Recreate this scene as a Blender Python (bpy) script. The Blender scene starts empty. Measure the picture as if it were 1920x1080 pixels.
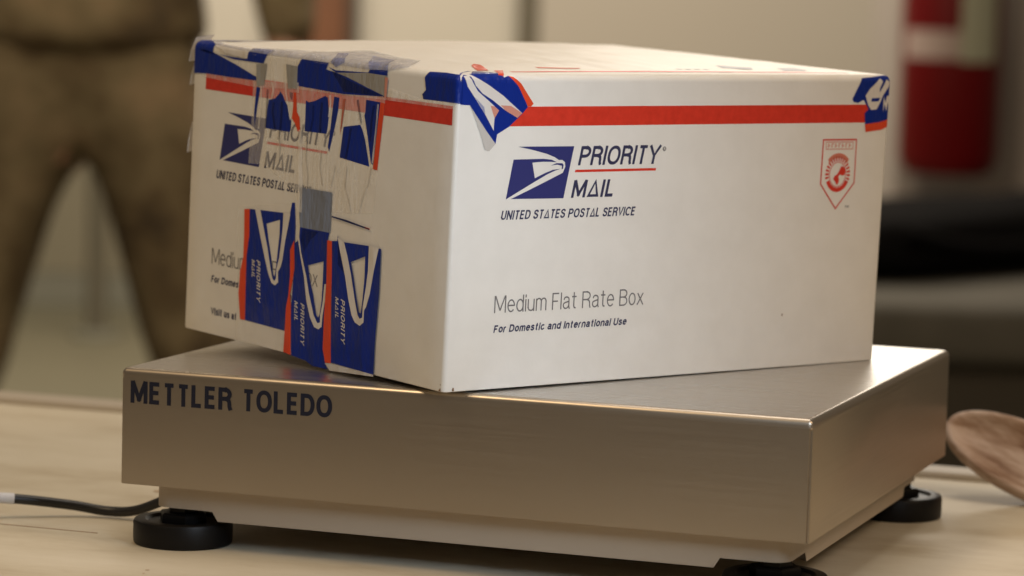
import bpy, bmesh, math, random
from mathutils import Vector, Matrix, noise
from mathutils.geometry import tessellate_polygon

S = bpy.context.scene
C = S.collection
random.seed(7)

# ------------------------------------------------------------------ camera, world, lamps, exposure
CAM = Vector((0.35385, -1.41913, 0.20717))
YAW, PITCH, ROLL = 0.339537, -0.103113, 0.027406
def cam_axes():
    f = Vector((-math.sin(YAW)*math.cos(PITCH), math.cos(YAW)*math.cos(PITCH), math.sin(PITCH)))
    r = f.cross(Vector((0, 0, 1))).normalized(); u = r.cross(f)
    c, s = math.cos(ROLL), math.sin(ROLL)
    return c*r+s*u, -s*r+c*u, f
r_, u_, f_ = cam_axes()
cd = bpy.data.cameras.new('camera'); cam = bpy.data.objects.new('camera', cd); C.objects.link(cam)
cam.matrix_world = Matrix(((r_.x, u_.x, -f_.x, CAM.x), (r_.y, u_.y, -f_.y, CAM.y), (r_.z, u_.z, -f_.z, CAM.z), (0, 0, 0, 1)))
cd.sensor_width = 36.0; cd.lens = 6041.48/1920*36; cd.clip_start = .05; cd.clip_end = 100
cd.dof.use_dof = True; cd.dof.focus_distance = 1.545; cd.dof.aperture_fstop = 8.6
S.camera = cam

W = bpy.data.worlds.new('World'); S.world = W; W.use_nodes = True
W.node_tree.nodes['Background'].inputs[0].default_value = (1.0, .80, .60, 1)
W.node_tree.nodes['Background'].inputs[1].default_value = .13

# the room's axes: along the far wall (ER), away from the camera (EF)
ER = Vector((math.cos(YAW), math.sin(YAW), 0)); EF = Vector((-math.sin(YAW), math.cos(YAW), 0))
FLOOR = -.92; TABLE = -.0892
def room(x, y, z): return Vector((CAM.x, CAM.y, 0)) + ER*x + EF*y + Vector((0, 0, z))
def lamp(name, loc, target, sx, sy, power, col):
    l = bpy.data.lights.new(name, 'AREA'); l.shape = 'RECTANGLE'; l.size = sx; l.size_y = sy; l.energy = power; l.color = col
    o = bpy.data.objects.new(name, l); C.objects.link(o); o.location = loc
    d = Vector(target)-Vector(loc); o.rotation_euler = d.to_track_quat('-Z', 'Y').to_euler()
    return o
lamp('ceiling_or_fill_lamp', (-.12, .42, 1.75), (-.12, .15, .0), .75, .75, 9.3, (1, .90, .79))
lamp('ceiling_or_fill_lamp', (1.5, -.35, 1.5), (-.05, .1, .05), .6, .6, 11.5, (1, .70, .42))  # added warm fill from the right, for the far end of the right face
lamp('cool_fill', (.20, -.34, .22), (-.16, .0, .07), .08, .20, .225, (.74, .86, 1.0)).data.spread = math.radians(62)  # added cool lamp close to the box, brightens its front corner
lamp('ceiling_or_fill_lamp', (-1.05, -1.15, 2.2), (-.3, 0, .05), .6, .6, 19.5, (1, .74, .45))  # added fill from front left, brightens the parcel's left face
lamp('ceiling_or_fill_lamp', room(-.5, 3.6, 2.1), room(-.9, 5.4, -.1), .9, .9, 42, (1, .84, .64))  # added fill that lights the front of the person
lamp('ceiling_or_fill_lamp', room(.85, 6.3, 1.45), room(.3, 1.6, -.1), 1.3, .5, 24, (1, .92, .80))  # added out of view to lay a sheen on the platter top
lamp('ceiling_or_fill_lamp', room(-.6, 7.2, 2.2), room(-.6, 9, -.2), 3.0, 1.2, 165, (1, .88, .72))
S.view_settings.view_transform = 'Standard'; S.view_settings.look = 'None'
S.view_settings.exposure = 0; S.view_settings.gamma = 1
S.cycles.use_denoising = True
S.cycles.transparent_max_bounces = 24; S.cycles.max_bounces = 10

# ------------------------------------------------------------------ helpers
def tag(o, label=None, cat=None, group=None, kind=None):
    for k, v in (('label', label), ('category', cat), ('group', group), ('kind', kind)):
        if v: o[k] = v
    return o
def empty(name, M, label, cat, group=None):
    o = bpy.data.objects.new(name, None); C.objects.link(o); o.matrix_world = M; o.empty_display_size = .03
    return tag(o, label, cat, group)
def obj(name, bm, mat, parent=None, smooth=None):
    me = bpy.data.meshes.new(name); bm.normal_update(); bm.to_mesh(me); bm.free()
    me.materials.append(mat)
    o = bpy.data.objects.new(name, me); C.objects.link(o)
    if parent is not None: o.parent = parent
    if smooth is not None:
        for p in me.polygons: p.use_smooth = True
        me.set_sharp_from_angle(angle=math.radians(smooth))
    return o
def link(nt, a, b): nt.links.new(a, b)
def mat(name, col, rough=.5, metal=0, coat=0, spec=.5):
    m = bpy.data.materials.new(name); m.use_nodes = True; b = m.node_tree.nodes['Principled BSDF']
    b.inputs['Base Color'].default_value = (*col, 1); b.inputs['Roughness'].default_value = rough
    b.inputs['Metallic'].default_value = metal; b.inputs['Coat Weight'].default_value = coat
    b.inputs['Specular IOR Level'].default_value = spec
    return m
def tex(m, scale, detail=4, stretch=(1, 1, 1), coord='Object', rough=.55, kind='ShaderNodeTexNoise'):
    nt = m.node_tree; tc = nt.nodes.new('ShaderNodeTexCoord'); mp = nt.nodes.new('ShaderNodeMapping')
    mp.inputs['Scale'].default_value = stretch; link(nt, tc.outputs[coord], mp.inputs[0])
    n = nt.nodes.new(kind); n.inputs['Scale'].default_value = scale
    if kind == 'ShaderNodeTexNoise': n.inputs['Detail'].default_value = detail; n.inputs['Roughness'].default_value = rough
    link(nt, mp.outputs[0], n.inputs['Vector'])
    return n
def ramp(m, src, stops, to):
    nt = m.node_tree; r = nt.nodes.new('ShaderNodeValToRGB'); e = r.color_ramp.elements
    while len(e) < len(stops): e.new(.5)
    for i, (p, c) in enumerate(stops): e[i].position = p; e[i].color = (*c, 1) if len(c) == 3 else c
    link(nt, src, r.inputs[0]); link(nt, r.outputs[0], m.node_tree.nodes['Principled BSDF'].inputs[to]); return r
def bump(m, src, strength, dist):
    nt = m.node_tree; b = nt.nodes.new('ShaderNodeBump'); b.inputs['Strength'].default_value = strength; b.inputs['Distance'].default_value = dist
    link(nt, src, b.inputs['Height'])
    bs = nt.nodes['Principled BSDF'] if 'Principled BSDF' in nt.nodes else None
    prev = bs.inputs['Normal'].links[0].from_socket if bs.inputs['Normal'].links else None
    if prev: link(nt, prev, b.inputs['Normal'])
    link(nt, b.outputs[0], bs.inputs['Normal']); return b
def box(bm, x0, y0, z0, x1, y1, z1, bev=0, seg=2):
    t = bmesh.new(); bmesh.ops.create_cube(t, size=1)
    for v in t.verts: v.co = Vector(((x0+x1)/2+v.co.x*(x1-x0), (y0+y1)/2+v.co.y*(y1-y0), (z0+z1)/2+v.co.z*(z1-z0)))
    if bev: bmesh.ops.bevel(t, geom=t.edges[:], offset=bev, segments=seg, profile=.5, affect='EDGES')
    me = bpy.data.meshes.new('t'); t.to_mesh(me); t.free(); bm.from_mesh(me); bpy.data.meshes.remove(me)
    return bm
def lathe(bm, prof, n=48, c=(0, 0, 0)):
    rings = []
    for r, z in prof:
        rings.append([bm.verts.new((c[0]+r*math.cos(2*math.pi*i/n), c[1]+r*math.sin(2*math.pi*i/n), c[2]+z)) for i in range(n)])
    for a, b in zip(rings, rings[1:]):
        for i in range(n): bm.faces.new((a[i], a[(i+1) % n], b[(i+1) % n], b[i]))
    bm.faces.new(rings[0][::-1]); bm.faces.new(rings[-1]); return bm
def tube(bm, pts, r, n=12):
    pts = [Vector(p) for p in pts]; rings = []
    rs = r if isinstance(r, (list, tuple)) else [r]*len(pts)
    for i, p in enumerate(pts):
        d = (pts[min(i+1, len(pts)-1)]-pts[max(i-1, 0)]).normalized()
        x = d.cross(Vector((0, 0, 1))).normalized() if abs(d.z) < .95 else Vector((1, 0, 0)); y = d.cross(x)
        rings.append([bm.verts.new(p+(x*math.cos(2*math.pi*k/n)+y*math.sin(2*math.pi*k/n))*rs[i]) for k in range(n)])
    for a, b in zip(rings, rings[1:]):
        for k in range(n): bm.faces.new((a[k], a[(k+1) % n], b[(k+1) % n], b[k]))
    bm.faces.new(rings[0][::-1]); bm.faces.new(rings[-1])
    bmesh.ops.recalc_face_normals(bm, faces=bm.faces[:]); return bm
def spline(pts, k=8):
    P = [Vector(p) for p in pts]; out = []
    for i in range(len(P)-1):
        a, b, c, d = P[max(i-1, 0)], P[i], P[i+1], P[min(i+2, len(P)-1)]
        for j in range(k):
            t = j/k; out.append(.5*((2*b)+(c-a)*t+(2*a-5*b+4*c-d)*t*t+(3*b-a-3*c+d)*t**3))
    out.append(P[-1]); return out

# ------------------------------------------------------------------ materials
m_card = mat('white_coated_card', (.80, .775, .72), .42, spec=.45)
n = tex(m_card, 55, 6); ramp(m_card, n.outputs['Fac'], [(.3, (.775, .75, .695)), (.7, (.82, .795, .74))], 'Base Color')
n = tex(m_card, 15, 6); bump(m_card, n.outputs['Fac'], .22, .004)
n = tex(m_card, 260, 3, (1, 1, .15)); bump(m_card, n.outputs['Fac'], .04, .0006)
m_kraft = mat('brown_kraft_edge', (.20, .11, .05), .8)
m_navy = mat('navy_print', (.026, .03, .155), .4)
m_ink = mat('dark_ink', (.03, .032, .085), .45)
m_greyink = mat('grey_ink', (.16, .15, .15), .45)
m_red = mat('red_print', (.66, .035, .016), .4)
n = tex(m_red, 240, 3); ramp(m_red, n.outputs['Fac'], [(.3, (.60, .03, .013)), (.7, (.70, .042, .02))], 'Base Color')
m_palered = mat('pale_red_print', (.66, .20, .13), .45)
def tapemat(name, col, rough=.3, b=.5):
    m = mat(name, col, rough, spec=.35)
    n = tex(m, 75, 4, (1, 1, .35)); bump(m, n.outputs['Fac'], b, .004)
    n = tex(m, 420, 3, (1, 1, .25)); bump(m, n.outputs['Fac'], .12, .001)
    return m
m_tblue = tapemat('tape_blue', (.003, .022, .235))
m_tdark = tapemat('tape_dark_blue', (.005, .012, .09))
m_tred = tapemat('tape_red', (.72, .07, .022))
m_tpink = tapemat('tape_pink', (.62, .27, .20))
m_tpinkred = tapemat('tape_dull_red', (.5, .14, .09))
m_twhite = tapemat('tape_clear_over_white', (.72, .68, .63), .3, .35)
m_tveil = tapemat('tape_blue_under_film', (.30, .31, .46), .28)
m_tgrey = tapemat('tape_grey_film', (.33, .32, .295), .25)
m_tgreyblue = tapemat('tape_greyblue_film', (.21, .24, .31), .25, .8)
m_crease_shade = tapemat('fold_shading', (.60, .545, .46))  # tan tone for shade lines painted along the film creases
m_clear = tapemat('tape_clear_end', (.56, .53, .49), .22)
def filmmat(name, milk, tint, b=.6):
    m = bpy.data.materials.new(name); m.use_nodes = True; nt = m.node_tree; nt.nodes.clear()
    out = nt.nodes.new('ShaderNodeOutputMaterial'); pr = nt.nodes.new('ShaderNodeBsdfPrincipled'); pr.name = 'Principled BSDF'
    pr.inputs['Base Color'].default_value = (*tint, 1); pr.inputs['Roughness'].default_value = .13
    tr = nt.nodes.new('ShaderNodeBsdfTransparent'); mx = nt.nodes.new('ShaderNodeMixShader')
    n = tex(m, 90, 5, (1, 1, .22), rough=.6)
    rr = nt.nodes.new('ShaderNodeValToRGB'); rr.color_ramp.elements[0].position = .35; rr.color_ramp.elements[1].position = .75
    rr.color_ramp.elements[0].color = (milk*.75,)*3+(1,); rr.color_ramp.elements[1].color = (min(1, milk*1.6),)*3+(1,)
    link(nt, n.outputs['Fac'], rr.inputs[0]); link(nt, rr.outputs[0], mx.inputs[0])
    link(nt, tr.outputs[0], mx.inputs[1]); link(nt, pr.outputs[0], mx.inputs[2]); link(nt, mx.outputs[0], out.inputs[0])
    bump(m, n.outputs['Fac'], b, .006); return m
m_film = filmmat('clear_film', .10, (.97, .93, .86), .35)
m_milk = filmmat('milky_film', .27, (.98, .94, .86), .4)
m_seam_glint = filmmat('seam_and_glint', .42, (.98, .94, .87))  # film edge; also used for highlight streaks painted along creases
m_dark_print_shade = filmmat('dark_print_fold_shade', .36, (.004, .010, .06))  # dark blue print slivers, and shade painted into the tape creases
m_lidfilm = filmmat('lid_film', .42, (.42, .42, .50))
m_veilfilm = filmmat('lavender_film', .62, (.25, .27, .46))

m_steel = mat('brushed_steel', (.48, .42, .345), .35, 1)
n = tex(m_steel, 9, 6, (1, 1, 160), rough=.65)
ramp(m_steel, n.outputs['Fac'], [(.3, (.33,)*3), (.7, (.41,)*3)], 'Roughness')
bump(m_steel, n.outputs['Fac'], .04, .0006)
n = tex(m_steel, 18, 5); bump(m_steel, n.outputs['Fac'], .03, .003)
m_steeltop = mat('brushed_steel_top', (.62, .59, .55), .3, 1)
n = tex(m_steeltop, 9, 6, (1, 160, 1), rough=.65)
ramp(m_steeltop, n.outputs['Fac'], [(.3, (.22,)*3), (.72, (.42,)*3)], 'Roughness')
bump(m_steeltop, n.outputs['Fac'], .12, .0006)
n = tex(m_steeltop, 22, 6); bump(m_steeltop, n.outputs['Fac'], .08, .002)
m_base = mat('cream_paint', (.44, .37, .29), .5)
n = tex(m_base, 300, 3); bump(m_base, n.outputs['Fac'], .15, .0004)
m_black = mat('black_rubber', (.0035, .003, .003), .45, spec=.25)
n = tex(m_black, 200, 4); bump(m_black, n.outputs['Fac'], .1, .0006)
m_cable = mat('black_cable', (.012, .012, .013), .4)
m_sleeve = mat('white_sleeve', (.62, .62, .64), .5)
m_brand = mat('blue_black_ink', (.007, .009, .022), .4)
m_gap = mat('dark_gap', (.02, .015, .012), .8)

m_wood = mat('plywood', (.6, .44, .27), .6, spec=.3)
n = tex(m_wood, 7, 9, (1, 2.6, 2.6), rough=.66)
ramp(m_wood, n.outputs['Fac'], [(.3, (.46, .39, .275)), (.5, (.59, .535, .42)), (.72, (.66, .61, .50))], 'Base Color')
n = tex(m_wood, 30, 6, (1, 12, 12)); bump(m_wood, n.outputs['Fac'], .12, .001)
m_lip = mat('pale_board', (.42, .37, .30), .55)
m_knot = mat('wood_knot', (.26, .145, .065), .6)

# ------------------------------------------------------------------ the setting
def sheet(name, pts, m, parent=None):
    bm = bmesh.new(); bm.faces.new([bm.verts.new(p) for p in pts]); return obj(name, bm, m, parent)
m_floor = mat('olive_floor', (.34, .305, .21), .45)
n = tex(m_floor, 1.3, 5); ramp(m_floor, n.outputs['Fac'], [(.3, (.125, .115, .075)), (.7, (.15, .135, .088))], 'Base Color')
bm = bmesh.new()
bm.faces.new([bm.verts.new(room(x, y, FLOOR)) for x, y in ((-8, -2), (8, -2), (8, 14), (-8, 14))])
tag(obj('floor', bm, m_floor), kind='structure')

def placed(o, x, y, z, rz=0):
    o.matrix_world = Matrix.Translation(room(x, y, z)) @ Matrix.Rotation(YAW+rz, 4, 'Z'); return o
PX = 1/6041.48
def lat(px, D): return (px-960)*PX*D*1.0
WD = 10.0
m_wall = mat('beige_wall', (.52, .46, .36), .8)
n = tex(m_wall, 1.1, 5); ramp(m_wall, n.outputs['Fac'], [(.3, (.49, .455, .38)), (.7, (.53, .49, .415))], 'Base Color')
bm = bmesh.new(); box(bm, -5, 0, 0, 5, .15, 3.2)
w = empty('back_wall', Matrix.Identity(4), 'long beige plaster wall across the far side of the room', 'wall'); placed(w, 0, WD, FLOOR)
obj('plaster', bm, m_wall, w)
m_skirt = mat('grey_skirting', (.15, .145, .11), .6)
bm = bmesh.new(); box(bm, -5, -.02, 0.002, 5, -.001, .10); obj('skirting_board', bm, m_skirt, w)
bm = bmesh.new(); box(bm, -5, -.012, .104, lat(400, WD), -.001, .80); obj('dado_panel', bm, mat('olive_dado', (.17, .15, .10), .7), w)
# tan partition with a dark jamb
pt = empty('partition', Matrix.Identity(4), 'tall tan partition panel with a dark left edge, behind the right half of the box', 'partition')
placed(pt, lat(975, WD), WD-.16, FLOOR)
bm = bmesh.new(); box(bm, .035, 0, .0, lat(1662, WD)-lat(975, WD), .12, 2.4, .004); obj('panel', bm, mat('tan_panel', (.39, .35, .29), .75), pt)
bm = bmesh.new(); box(bm, -.03, .01, .0, .032, .12, 2.4, .004); obj('jamb', bm, mat('dark_jamb', (.10, .085, .055), .6), pt)
bm = bmesh.new(); box(bm, lat(1664, WD)-lat(975, WD), .03, .0, lat(1682, WD)-lat(975, WD), .12, 2.4, .004); obj('edge_strip', bm, mat('gap_shade', (.12, .085, .055), .6), pt)  # dark strip put in for the shadow in the gap beside the panel
m_brown = mat('brown_wood', (.135, .048, .016), .5)
n = tex(m_brown, 3, 5, (14, 14, 1)); ramp(m_brown, n.outputs['Fac'], [(.3, (.10, .034, .011)), (.7, (.17, .064, .022))], 'Base Color')
dr = empty('door', Matrix.Identity(4), 'narrow brown wooden door leaf standing between the pale column and the beige wall', 'door')
placed(dr, lat(552, WD), WD-.10, FLOOR)
bm = bmesh.new(); box(bm, 0, 0, 0.005, .145, .05, 2.2, .004); obj('leaf', bm, m_brown, dr)
bm = bmesh.new(); box(bm, .147, -.005, 0.0, .178, .07, 2.24, .003); obj('frame', bm, mat('dark_frame', (.05, .032, .018), .6), dr)
cl = empty('column', Matrix.Identity(4), 'pale lilac tinted column just left of the brown door', 'column'); placed(cl, lat(515, WD), WD-.12, FLOOR)
bm = bmesh.new(); box(bm, -.035, 0, 0, .035, .1, 2.6, .01); obj('shaft', bm, mat('lilac_column', (.42, .37, .38), .7), cl)
bm = bmesh.new(); box(bm, -.05, -.015, 0, .05, -.001, .12, .003); obj('foot', bm, m_skirt, cl)
# slim post seen between the legs
ps = empty('post', Matrix.Identity(4), 'slim dark post standing on the floor, seen between the trouser legs', 'post'); placed(ps, lat(177, 9.2), 9.2, FLOOR)
bm = bmesh.new(); lathe(bm, [(.028, .02), (.028, .45), (.03, .46), (.03, .49), (.02, .5)], 20); obj('shaft', bm, mat('dark_post', (.10, .088, .06), .6), ps, 40)
bm = bmesh.new(); lathe(bm, [(.07, 0), (.07, .015), (.05, .02)], 24); obj('base', bm, m_skirt, ps, 40)
# pillar with a red extinguisher
pl_ = empty('pillar', Matrix.Identity(4), 'pinkish grey pillar carrying the red extinguisher at the right edge', 'pillar'); placed(pl_, lat(1667, 7.05), 7.05, FLOOR)
m_pil = mat('pinkish_plaster', (.36, .30, .25), .8)
n = tex(m_pil, 2, 4); ramp(m_pil, n.outputs['Fac'], [(.3, (.36, .315, .28)), (.7, (.41, .36, .315))], 'Base Color')
bm = bmesh.new(); box(bm, 0, 0, 0, .9, .5, 2.5, .015, 3); obj('shaft', bm, m_pil, pl_, 40)
bm = bmesh.new(); box(bm, -.012, -.014, .001, .9, -.001, .1, .003); obj('skirting', bm, m_skirt, pl_)
ED = 6.88; ER_ = .106; ez = -.232-FLOOR
fe = empty('fire_extinguisher', Matrix.Identity(4), 'dark red fire extinguisher with pale label and tag hung on the pillar', 'extinguisher'); placed(fe, lat(1770, ED), ED, FLOOR)
m_cab = mat('dark_red_paint', (.135, .0015, .0025), .45, spec=.25)
bm = bmesh.new(); lathe(bm, [(.07, ez+.004), (.088, ez), (.097, ez+.012), (ER_, ez+.035), (ER_, ez+.50), (.09, ez+.555), (.055, ez+.59), (.03, ez+.60), (.03, ez+.63)], 48); obj('cylinder', bm, m_cab, fe, 40)
bm = bmesh.new(); lathe(bm, [(.034, ez+.6305), (.034, ez+.68), (.02, ez+.69)], 20); obj('valve', bm, mat('valve_metal', (.4, .35, .25), .4, 1), fe, 40)
bm = bmesh.new(); box(bm, -.02, -.14, ez+.691, .02, .03, ez+.71, .006); obj('handle', bm, m_black, fe, 40)
def curved(nm, m, a0, a1, z0, z1, rr):
    bm = bmesh.new(); g = []
    for i in range(13):
        a = math.radians(a0+(a1-a0)*i/12); g.append([bm.verts.new((rr*math.sin(a), -rr*math.cos(a), z)) for z in (z0, z1)])
    for p, q in zip(g, g[1:]): bm.faces.new((p[0], q[0], q[1], p[1]))
    return obj(nm, bm, m, fe, 60)
curved('label', mat('pale_pink_label', (.42, .32, .28), .6), -72, 10, ez+.245, ez+.305, ER_+.001)
curved('tag', mat('pale_green_label', (.40, .40, .29), .6), 2, 48, ez+.24, ez+.42, ER_+.004)
bm = bmesh.new(); box(bm, -.03, .07, ez+.30, .03, .1685, ez+.42, .004); obj('bracket', bm, m_black, fe)

# low bench with a black bag
m_bench = mat('grey_cloth', (.19, .17, .135), .9)
n = tex(m_bench, 9, 5, (1, 5, 1)); ramp(m_bench, n.outputs['Fac'], [(.3, (.060, .054, .041)), (.7, (.086, .077, .06))], 'Base Color')
bn = empty('bench', Matrix.Identity(4), 'low wide bench with a dull grey cushion and dark brown front, under the black bag', 'bench')
placed(bn, lat(1600, 5.6), 5.65, FLOOR)
bm = bmesh.new(); box(bm, -.25, 0, .42, 1.25, 1.3, .535, .03, 3); obj('cushion', bm, m_bench, bn, 40)
bm = bmesh.new(); box(bm, -.24, .03, .05, 1.24, 1.28, .417, .006); obj('base', bm, mat('dark_brown_base', (.035, .027, .016), .7), bn)
for x, y in ((-.2, .08), (1.2, .08), (-.2, 1.22), (1.2, 1.22)):
    bm = bmesh.new(); box(bm, x-.03, y-.03, 0, x+.03, y+.03, .048, .003); obj('leg', bm, m_black, bn)
bgm = mat('black_nylon', (.004, .0035, .0035), .9, spec=.1)
bg = empty('bag', Matrix.Identity(4), 'black soft bag lying along the grey bench at the right', 'bag'); placed(bg, lat(1700, 6.2), 6.2, FLOOR+.536, .8)
bm = bmesh.new(); bmesh.ops.create_uvsphere(bm, u_segments=32, v_segments=20, radius=1)
for v in bm.verts:
    c = v.co.copy(); e = lambda a: math.copysign(abs(a)**.55, a)
    v.co = Vector((.2+.5*e(c.x), .16*e(c.y), max(0, .070+.070*e(c.z)+.012*noise.noise(c*2.3))))
obj('bag_body', bm, bgm, bg, 60)
bm = bmesh.new(); tube(bm, spline([(-.2, -.15, .10), (-.05, -.165, .07), (.15, -.17, .06), (.35, -.165, .08), (.5, -.15, .10)], 6), .012, 8); obj('strap', bm, bgm, bg, 60)

# ------------------------------------------------------------------ person far behind
m_skin = mat('skin', (.42, .23, .15), .5)
def camo(name, k):
    m = mat(name, (.06, .05, .03), .85)
    n = tex(m, 6.5, 4, rough=.6)
    ramp(m, n.outputs['Fac'], [(.36, (.020*k, .013*k, .006*k)), (.46, (.058*k, .040*k, .018*k)), (.56, (.085*k, .065*k, .033*k)), (.70, (.125*k, .088*k, .048*k))], 'Base Color')
    n = tex(m, 14, 4); bump(m, n.outputs['Fac'], .5, .02)
    return m
m_camo = camo('camouflage_cloth', 1.75)
def skin_mesh(name, joints, edges, root, m, parent, sub=2, wr=0):
    me = bpy.data.meshes.new(name+'_k'); me.from_pydata([j[0] for j in joints], edges, [])
    o = bpy.data.objects.new(name+'_k', me); C.objects.link(o)
    md = o.modifiers.new('s', 'SKIN')
    for i, j in enumerate(joints):
        r = j[1] if isinstance(j[1], tuple) else (j[1], j[1])
        me.skin_vertices[0].data[i].radius = r
    me.skin_vertices[0].data[root].use_root = True
    md.use_smooth_shade = True
    s = o.modifiers.new('d', 'SUBSURF'); s.levels = sub; s.render_levels = sub
    dg = bpy.context.evaluated_depsgraph_get(); ev = o.evaluated_get(dg); nm = bpy.data.meshes.new_from_object(ev)
    bpy.data.objects.remove(o)
    if wr:
        for v in nm.vertices:
            q = v.co*6; v.co += v.normal*wr*noise.noise(q)
    nm.name = name; nm.materials.clear(); nm.materials.append(m)
    for p in nm.polygons: p.use_smooth = True
    o = bpy.data.objects.new(name, nm); C.objects.link(o); o.parent = parent; return o
pe = empty('person', Matrix.Identity(4), 'person in brown camouflage uniform standing with legs apart behind the table', 'person')
placed(pe, lat(158, 5.3), 5.3, FLOOR)
def arm_joints(sx):
    return [((sx*.20, 0, 1.44), .062), ((sx*.29, .02, 1.16), .045), ((sx*.33, -.06, .93), .031), ((sx*.335, -.075, .87), (.026, .036)), ((sx*.335, -.085, .81), (.018, .036))]
J = [((0, 0, .95), (.155, .11)), ((0, 0, 1.12), (.14, .10)), ((0, 0, 1.32), (.165, .11)), ((0, .01, 1.46), (.10, .075)), ((0, 0, 1.53), .056), ((0, -.015, 1.62), (.072, .088)), ((0, -.012, 1.70), (.076, .094)), ((0, 0, 1.765), (.045, .055))]
E_ = [(i, i+1) for i in range(7)]
for sx, kx, ax in ((-1, -.20, -.33), (1, .185, .275)):
    k = len(J); J += [((sx*.105, 0, .84), .098), ((kx, -.01, .50), .062), ((ax, .02, .10), .042), ((ax+sx*.01, -.12, .045), (.04, .03))]; E_ += [(0, k), (k, k+1), (k+1, k+2), (k+2, k+3)]
    k = len(J); J += arm_joints(sx); E_ += [(2, k), (k, k+1), (k+1, k+2), (k+2, k+3), (k+3, k+4)]
    hand = k+4
    for q in range(4):
        k = len(J); y = -.11+q*.018
        J += [((sx*(.335), y, .775), .0095), ((sx*.325, y-.002, .735+.006*abs(q-1.5)), .0085), ((sx*.31, y-.002, .705+.008*abs(q-1.5)), .007)]; E_ += [(hand, k), (k, k+1), (k+1, k+2)]
    k = len(J); J += [((sx*.325, -.12, .83), .012), ((sx*.315, -.135, .79), .009)]; E_ += [(hand-1, k), (k, k+1)]
body = skin_mesh('body', J, E_, 0, m_skin, pe, 1)
TJ = [((0, 0, 1.10), (.165, .12)), ((0, 0, .97), (.18, .128))]; TE = [(0, 1)]
for sx, kx, ax in ((-1, -.205, -.335), (1, .19, .28)):
    k = len(TJ); TJ += [((sx*.108, 0, .86), .112), ((-.158 if sx < 0 else .128, 0, .68), .104), ((kx*.95, -.01, .50), .090), ((.5*(kx+ax), 0, .30), .082), ((ax, .015, .13), .070)]; TE += [(1, k)]+[(k+i, k+i+1) for i in range(4)]
skin_mesh('trousers', TJ, TE, 0, m_camo, pe, 2, .012)
JJ = [((0, 0, .94), (.225, .165)), ((0, 0, 1.0), (.215, .155)), ((0, 0, 1.15), (.19, .135)), ((0, 0, 1.33), (.205, .14)), ((0, .01, 1.46), (.12, .09)), ((0, .01, 1.5), (.075, .07))]; JE = [(i, i+1) for i in range(5)]
for sx in (-1, 1):
    k = len(JJ); JJ += [((sx*.21, 0, 1.43), .08), ((sx*.295, .02, 1.16), .066), ((sx*.333, -.055, .95), .05)]; JE += [(3, k), (k, k+1), (k+1, k+2)]
skin_mesh('jacket', JJ, JE, 0, camo('camouflage_jacket', 1.85), pe, 2, .012)
bm = bmesh.new(); box(bm, -.15, -.10, 1.0, .15, .10, 1.03, .012); obj('belt', bm, m_black, pe)
for sx, kx in ((-1, -.24), (1, .225)):
    bm = bmesh.new(); box(bm, kx+sx*.06-.02, -.09, .52, kx+sx*.06+.02, .07, .70, .015); obj('cargo_pocket', bm, m_camo, pe)
for sx, ax in ((-1, -.335), (1, .28)):
    bm = bmesh.new(); tube(bm, [(ax, .02, .20), (ax, .02, .1), (ax+sx*.01, 0, .05), (ax+sx*.015, -.1, .04), (ax+sx*.02, -.2, .03)], [.062, .062, .055, .048, .03], 16); obj('boot', bm, mat('tan_boot', (.16, .11, .06), .7), pe, 60)
bm = bmesh.new(); bmesh.ops.create_uvsphere(bm, u_segments=24, v_segments=12, radius=1)
for v in bm.verts: v.co = Vector((v.co.x*.088, v.co.y*.105+.005, 1.715+max(v.co.z, -.15)*.085))
obj('hair', bm, mat('dark_hair', (.03, .02, .012), .7), pe, 60)
for sx in (-1, 1):
    bm = bmesh.new(); bmesh.ops.create_uvsphere(bm, u_segments=12, v_segments=8, radius=.011, matrix=Matrix.Translation((sx*.031, -.098, 1.645))); obj('eye', bm, mat('eye', (.5, .48, .45), .2), pe, 60)
    bm = bmesh.new(); bmesh.ops.create_uvsphere(bm, u_segments=12, v_segments=8, radius=1)
    for v in bm.verts: v.co = Vector((sx*.083+v.co.x*.009, .005+v.co.y*.018, 1.635+v.co.z*.03))
    obj('ear', bm, m_skin, pe, 60)
bm = bmesh.new(); bmesh.ops.create_cone(bm, segments=12, radius1=.018, radius2=.007, depth=.05, cap_ends=True, matrix=Matrix.Translation((0, -.108, 1.62))); obj('nose', bm, m_skin, pe, 60)
bm = bmesh.new(); box(bm, -.026, -.104, 1.575, .026, -.09, 1.585, .003); obj('mouth', bm, mat('lips', (.30, .12, .09), .5), pe)


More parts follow.
